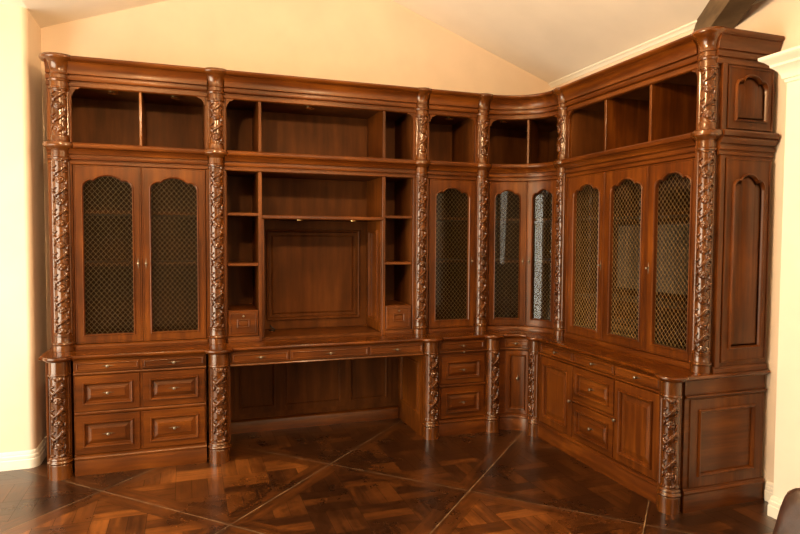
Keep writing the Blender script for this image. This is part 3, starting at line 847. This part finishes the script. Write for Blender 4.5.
# right wall and the projecting wall nearer the camera
m = MB(); m.box(XR, XR + .15, YF, YB, 0, Z0 + .4); struct(m, 'wall_right', PLASTER)
PRX, PRY, PRZ = 5.200, -1.910, 2.585
m = MB(); m.box(PRX, XR, YF + .01, PRY, 0, PRZ); struct(m, 'wall_right_front', plain('pale_plaster', (0.84, 0.78, 0.62), .8, nscale=4, var=.03))
CORN = [(0, 2.445), (.012, 2.450), (.016, 2.470), (.030, 2.476), (.034, 2.500), (.052, 2.530), (.085, 2.556), (.092, 2.560), (.094, 2.575), (.125, 2.600), (.150, 2.612), (.155, 2.618), (.155, 2.635), (0, 2.640)]
CORN = [(o * .72, 2.445 + (z - 2.445) * .8) for o, z in CORN]
m = MB()
R = plan_sweep(m, [(XR - .002, PRY), (PRX, PRY), (PRX, YF + .02)][::-1], [(-o, z) for o, z in CORN])
R = R
m.bridge(R, closed_profile=True, caps=True); struct(m, 'trim_1', TRIM, 30)
BASEB = [(0, 0), (.020, 0), (.020, .060), (.016, .066), (.018, .072), (.016, .088), (.011, .094), (.011, .104), (.006, .116), (0, .120)]
m = MB(); R = plan_sweep(m, [(XR - .002, PRY), (PRX, PRY), (PRX, YF + .02)][::-1], [(-o, z) for o, z in BASEB]); m.bridge(R, caps=True); struct(m, 'baseboard_right_front', TRIM, 30)
m = MB(); R = plan_sweep(m, [(XR, -1.735), (XR, PRY + .022)], [(o, z) for o, z in BASEB]); m.bridge(R, caps=True); struct(m, 'baseboard_right', TRIM, 30)
m = MB()
R = plan_sweep(m, ([(XLW, YB - .01), (XLW, .265 + rc)] + pl[2:11] + [(-.49, .265)])[::-1], [(o, z) for o, z in BASEB]); m.bridge(R, caps=True); struct(m, 'baseboard_left', TRIM, 30)
# front wall
m = MB(); m.box(-.65, XR + .15, YF - .15, YF, 0, 4.0); struct(m, 'wall_front', PLASTER)
# ceiling: two slopes and the flat part on the left
m = MB()
prof = [(-.65, Z0 + .03), (XLW, Z0 + .03), (XRI, ZR), (XR, Z0), (XR + .2, Z0), (XR + .2, Z0 + .15), (XRI, ZR + .15), (XLW, Z0 + .2), (-.65, Z0 + .2)]
a = [m.pt(x, YF - .15, z) for x, z in prof]; b = [m.pt(x, YB + .15, z) for x, z in prof]
m.bridge([a, b], caps=True); struct(m, 'ceiling', CEIL)
# small crown strip along the right eaves
m = MB()
m.mould = None
P = [(XR, Z0 - .034), (XR - .008, Z0 - .032), (XR - .010, Z0 - .022), (XR - .022, Z0 - .008), (XR - .030, Z0 - .005), (XR - .031, Z0 + .008), (XR, Z0 - .003)]
a = [m.pt(x, YF, z) for x, z in P]; b = [m.pt(x, YB, z) for x, z in P]; m.bridge([a, b], caps=True); struct(m, 'trim_2', TRIM, 30)
# valley beam under the ceiling
def beam(p0, d, L, w, h):
    d = Vector(d).normalized(); side = d.cross(Vector((0, 0, 1))).normalized(); up = side.cross(d).normalized()
    m = MB(); R = []
    for k in range(9):
        q = Vector(p0) + d * L * k / 8
        jj = .004 * sin(k * 2.1)
        R.append([m.pt(*(q + side * (w / 2 + jj) - up * h)), m.pt(*(q - side * (w / 2 - jj) - up * h)), m.pt(*(q - side * w / 2 + up * .04)), m.pt(*(q + side * w / 2 + up * .04))])
    m.bridge(R, caps=True); return m
bm_ = beam((5.60, -.775, 3.01), (-.52, -1, .187), 3.4, .15, .19)
struct(bm_, 'ceiling_beam', WB)

# floor: square panels laid diagonally, framed, with a woven field
def clip(poly, a, b, c):
    """keep the side a*x+b*y<=c"""
    out = []
    for i in range(len(poly)):
        p, q = poly[i], poly[(i + 1) % len(poly)]
        dp, dq = a * p[0] + b * p[1] - c, a * q[0] + b * q[1] - c
        if dp <= 0: out.append(p)
        if dp * dq < 0:
            t_ = dp / (dp - dq); out.append((p[0] + (q[0] - p[0]) * t_, p[1] + (q[1] - p[1]) * t_))
    return out
PO = (2.983, -.316); SD = 1.022; r2 = sqrt(.5); FB = .095; G = .0011
verts, faces, tints, uvs, mids = [], [], [], [], []
X0, X1, Y0_, Y1_ = -.5, XR, YF, YB
def add_poly(poly, ang, tint, mi=0, z=0.0):
    for a, b, c in ((-1, 0, -X0), (1, 0, X1), (0, -1, -Y0_), (0, 1, Y1_)):
        poly = clip(poly, a, b, c)
        if len(poly) < 3: return
    A = 0
    for i in range(len(poly)):
        p, q = poly[i], poly[(i + 1) % len(poly)]; A += p[0] * q[1] - q[0] * p[1]
    if abs(A) < 1e-4: return
    if A < 0: poly = poly[::-1]
    i0 = len(verts); verts.extend((x, y, z) for x, y in poly); faces.append(tuple(range(i0, i0 + len(poly))))
    ox, oy = random.random() * 30, random.random() * 30; ca, sa = cos(ang), sin(ang)
    uvs.append([((x * ca + y * sa) + ox, (-x * sa + y * ca) + oy) for x, y in poly]); tints.append(tint); mids.append(mi)
def W(p, q): return (PO[0] + (p - q) * r2, PO[1] + (p + q) * r2)
rnd = random.Random(3)
for i in range(-8, 8):
    for j in range(-8, 8):
        p0, q0 = i * SD, j * SD
        cx, cy = W(p0 + SD / 2, q0 + SD / 2)
        if not (X0 - .8 < cx < X1 + .8 and Y0_ - .8 < cy < Y1_ + .8): continue
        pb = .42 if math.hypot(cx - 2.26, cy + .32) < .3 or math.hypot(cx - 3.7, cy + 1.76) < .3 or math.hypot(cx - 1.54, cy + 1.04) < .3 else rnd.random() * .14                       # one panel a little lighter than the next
        g = .0032
        a, b, c, d = p0 + g, p0 + SD - g, q0 + g, q0 + SD - g
        for poly, ang in (([W(a, c), W(b, c), W(b - FB, c + FB), W(a + FB, c + FB)], pi / 4), ([W(a, d), W(b, d), W(b - FB, d - FB), W(a + FB, d - FB)], pi / 4),
                          ([W(a, c), W(a, d), W(a + FB, d - FB), W(a + FB, c + FB)], 3 * pi / 4), ([W(b, c), W(b, d), W(b - FB, d - FB), W(b - FB, c + FB)], 3 * pi / 4)):
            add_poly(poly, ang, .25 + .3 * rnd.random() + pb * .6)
        # woven field, aligned to the room, clipped to the inner square
        e = FB + G
        lim = []
        for (sp, sq, cc) in ((1, 1, 0), ):
            pass
        pl0, pl1, ql0, ql1 = p0 + g + e, p0 + SD - g - e, q0 + g + e, q0 + SD - g - e
        def clip_in(poly):
            # p = ((x-PO)+(y-PO))*r2 ; q = (-(x)+(y))*r2
            for A_, B_, C_ in ((-r2, -r2, -(pl0 + (PO[0] + PO[1]) * r2)), (r2, r2, pl1 + (PO[0] + PO[1]) * r2),
                               (r2, -r2, -(ql0 + (-PO[0] + PO[1]) * r2)), (-r2, r2, ql1 + (-PO[0] + PO[1]) * r2)):
                poly = clip(poly, A_, B_, C_)
                if len(poly) < 3: return None
            return poly
        cell = (SD - 2 * FB) * r2 / 2 * .98; nb = 3; bw = cell / nb
        for ii in range(-3, 3):
            for jj in range(-3, 3):
                bx, by = cx + ii * cell, cy + jj * cell
                for k in range(nb):
                    if (ii + jj) % 2: q = [(bx + G, by + k * bw + G), (bx + cell - G, by + k * bw + G), (bx + cell - G, by + (k + 1) * bw - G), (bx + G, by + (k + 1) * bw - G)]; ang = 0
                    else: q = [(bx + k * bw + G, by + G), (bx + (k + 1) * bw - G, by + G), (bx + (k + 1) * bw - G, by + cell - G), (bx + k * bw + G, by + cell - G)]; ang = pi / 2
                    q = clip_in(q)
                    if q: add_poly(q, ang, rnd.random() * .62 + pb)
for k in range(-9, 9):
    for (a_, b_) in ((W(k * SD - .0042, -9), W(k * SD + .0042, 9)), (W(-9, k * SD - .0042), W(9, k * SD + .0042))): pass
    add_poly([W(k * SD - .0042, -9), W(k * SD + .0042, -9), W(k * SD + .0042, 9), W(k * SD - .0042, 9)], 0, .2, 1, -.0012)
    add_poly([W(-9, k * SD - .0042), W(9, k * SD - .0042), W(9, k * SD + .0042), W(-9, k * SD + .0042)], 0, .2, 1, -.0010)
add_poly([(X0, Y0_), (X1, Y0_), (X1, Y1_), (X0, Y1_)], 0, .2, 2, -.0015)
nmain = len(faces)
me = bpy.data.meshes.new('floor')
i0 = len(verts)
verts += [(X0 - .15, Y0_ - .15, -.0016), (X1 + .15, Y0_ - .15, -.0016), (X1 + .15, Y1_ + .15, -.0016), (X0 - .15, Y1_ + .15, -.0016), (X0 - .15, Y0_ - .15, -.15), (X1 + .15, Y0_ - .15, -.15), (X1 + .15, Y1_ + .15, -.15), (X0 - .15, Y1_ + .15, -.15)]
for q in ((0, 1, 2, 3), (7, 6, 5, 4), (0, 4, 5, 1), (1, 5, 6, 2), (2, 6, 7, 3), (3, 7, 4, 0)):
    faces.append(tuple(i0 + k for k in q)); tints.append(0); mids.append(2); uvs.append([(0, 0)] * 4)
me.from_pydata(verts, [], faces)
me.materials.append(FLOOR); me.materials.append(SEAM); me.materials.append(GAP)
uvl = me.uv_layers.new(name='UVMap'); ca_ = me.attributes.new('tint', 'FLOAT', 'FACE')
for pi_, poly in enumerate(me.polygons):
    poly.material_index = mids[pi_]; ca_.data[pi_].value = tints[pi_]
    for k, li in enumerate(poly.loop_indices): uvl.data[li].uv = uvs[pi_][k]
o = bpy.data.objects.new('floor', me); COL.objects.link(o); o['kind'] = 'structure'

# ------------------------------------------------------------------ chair at the lower right edge
def chair(x, y, rot):
    t = thing('desk_chair', 'dark wooden chair with curved top rail at the lower right edge', 'chair', (x, y, 0))
    t.rotation_euler = (0, 0, radians(rot))
    def part(name, mb, mat, sm=None):
        o = mb.build(name, mat, None, sm); loc = o.location.copy(); o.parent = t; o.location = loc; return o
    # local: faces +x, back at -x, width along y
    def post(y0, top=True):
        R = []; m = MB()
        N = 16
        for i in range(N + 1):
            k = i / N; z = .93 * k
            xx = -.20 - (.18 * max(0, (z - .45)) / .5 if z > .45 else .07 * (.45 - z) / .45)
            w = .019 if k > .5 else .021
            seg = 8
            R.append([m.pt(xx + w * 1.1 * cos(2 * pi * j / seg), y0 + w * .9 * sin(2 * pi * j / seg), z) for j in range(seg)])
        m.bridge(R, caps=True); return m
    part('rear_leg', post(-.205), WC, 50); part('rear_leg', post(.205), WC, 50)
    for yy in (-.205, .205):
        m = MB(); R = []
        for z, r in ((0, .016), (.04, .017), (.30, .022), (.36, .026), (.43, .026)):
            R.append([m.pt(.21 + r * cos(2 * pi * j / 10), yy + r * sin(2 * pi * j / 10), z) for j in range(10)])
        m.bridge(R, caps=True); part('front_leg', m, WC, 50)
    m = MB(); m.box(-.215, .225, -.215, .215, .395, .445, .008); part('seat_frame', m, WC)
    m = MB(); R = []
    for z, k in ((.445, .98), (.47, 1.0), (.49, .96), (.50, .80)):
        R.append([m.pt(.005 + .225 * k * (abs(cos(a)) ** .35) * (1 if cos(a) > 0 else -1), .225 * k * (abs(sin(a)) ** .35) * (1 if sin(a) > 0 else -1), z) for a in [2 * pi * j / 40 for j in range(40)]])
    m.bridge(R, caps=True); part('seat_cushion', m, LEATHER, 50)
    # padded back with rounded corners
    m = MB()
    def rr(w, h0, h1, r, n=6):
        pts = []
        for cx, cz, a0 in ((w - r, h1 - r, 0), (-w + r, h1 - r, 90), (-w + r, h0 + r, 180), (w - r, h0 + r, 270)):
            for k in range(n + 1):
                a = radians(a0 + 90 * k / n); pts.append((cx + r * cos(a), cz + r * sin(a)))
        return pts
    R = []
    for dx, sh in ((-.030, .014), (-.022, .002), (.010, .0), (.028, .010), (.034, .03)):
        R.append([m.pt(-.20 - .18 * (z - .45) / .5 + dx, yy, z) for yy, z in rr(.225 - sh, .56 + sh, .95 - sh, .045)])
    m.bridge(R, caps=True); part('backrest', m, LEATHER, 50)
    for yy in (-.205, .205):
        m = MB(); m.box(-.235, .20, yy - .010, yy + .010, .17, .20, .004); part('stretcher', m, WC)
    return t
chair(3.135, -3.545, 180)

# ------------------------------------------------------------------ lights
def area(name, loc, target, sx, sy, power, col, spread=180):
    l = bpy.data.lights.new(name, 'AREA'); l.shape = 'RECTANGLE'; l.size = sx; l.size_y = sy; l.energy = power; l.color = col
    l.spread = radians(spread)
    o = bpy.data.objects.new(name, l); COL.objects.link(o); o.location = loc
    o.rotation_euler = (Vector(target) - Vector(loc)).to_track_quat('-Z', 'Y').to_euler()
    return o
def point(name, loc, power, col, r=.08):
    l = bpy.data.lights.new(name, 'POINT'); l.energy = power; l.color = col; l.shadow_soft_size = r
    o = bpy.data.objects.new(name, l); COL.objects.link(o); o.location = loc; return o
WARM = (1.0, .68, .37); DAY = (1.0, .91, .74)
area('daylight_left_window', (WX0 - .02, (WY0 + WY1) / 2, 1.25), (3.0, -1.2, 1.3), 2.7, 2.25, 182, DAY, 180)
area('daylight_front_fill', (3.9, YF + .05, 1.9), (3.0, 0, 1.6), 1.6, 1.6, 30, DAY)  # weak fill light added behind the camera; the front wall has no opening
point('ceiling_lamp', (1.7, -2.0, 2.78), 98, WARM, .06)
point('ceiling_lamp', (3.4, -2.0, 2.80), 80, WARM, .06)
w = bpy.data.worlds.new('world'); S.world = w; w.use_nodes = True
w.node_tree.nodes['Background'].inputs[0].default_value = (.9, .95, 1, 1); w.node_tree.nodes['Background'].inputs[1].default_value = .5

# ------------------------------------------------------------------ camera
cam = bpy.data.cameras.new('camera'); co = bpy.data.objects.new('camera', cam); COL.objects.link(co)
yaw, pitch, roll, fpx = -.33556, -.0449, .00552, 613.6
cam.sensor_fit = 'HORIZONTAL'; cam.sensor_width = 36; cam.lens = fpx / 800 * 36
fwd = Vector((-sin(yaw), cos(yaw), 0)); right = Vector((cos(yaw), sin(yaw), 0)); up = Vector((0, 0, 1))
f2 = fwd * cos(pitch) + up * sin(pitch); u2 = up * cos(pitch) - fwd * sin(pitch)
r3 = right * cos(roll) + u2 * sin(roll); u3 = u2 * cos(roll) - right * sin(roll)
M = Matrix((r3, u3, -f2)).transposed().to_4x4(); M.translation = (2.04835, -4.4554, 1.56836)
co.matrix_world = M
S.camera = co
S.view_settings.view_transform = 'Standard'; S.view_settings.look = 'None'; S.view_settings.exposure = 0.12; S.view_settings.gamma = 1.0
S.view_settings.use_curve_mapping = False
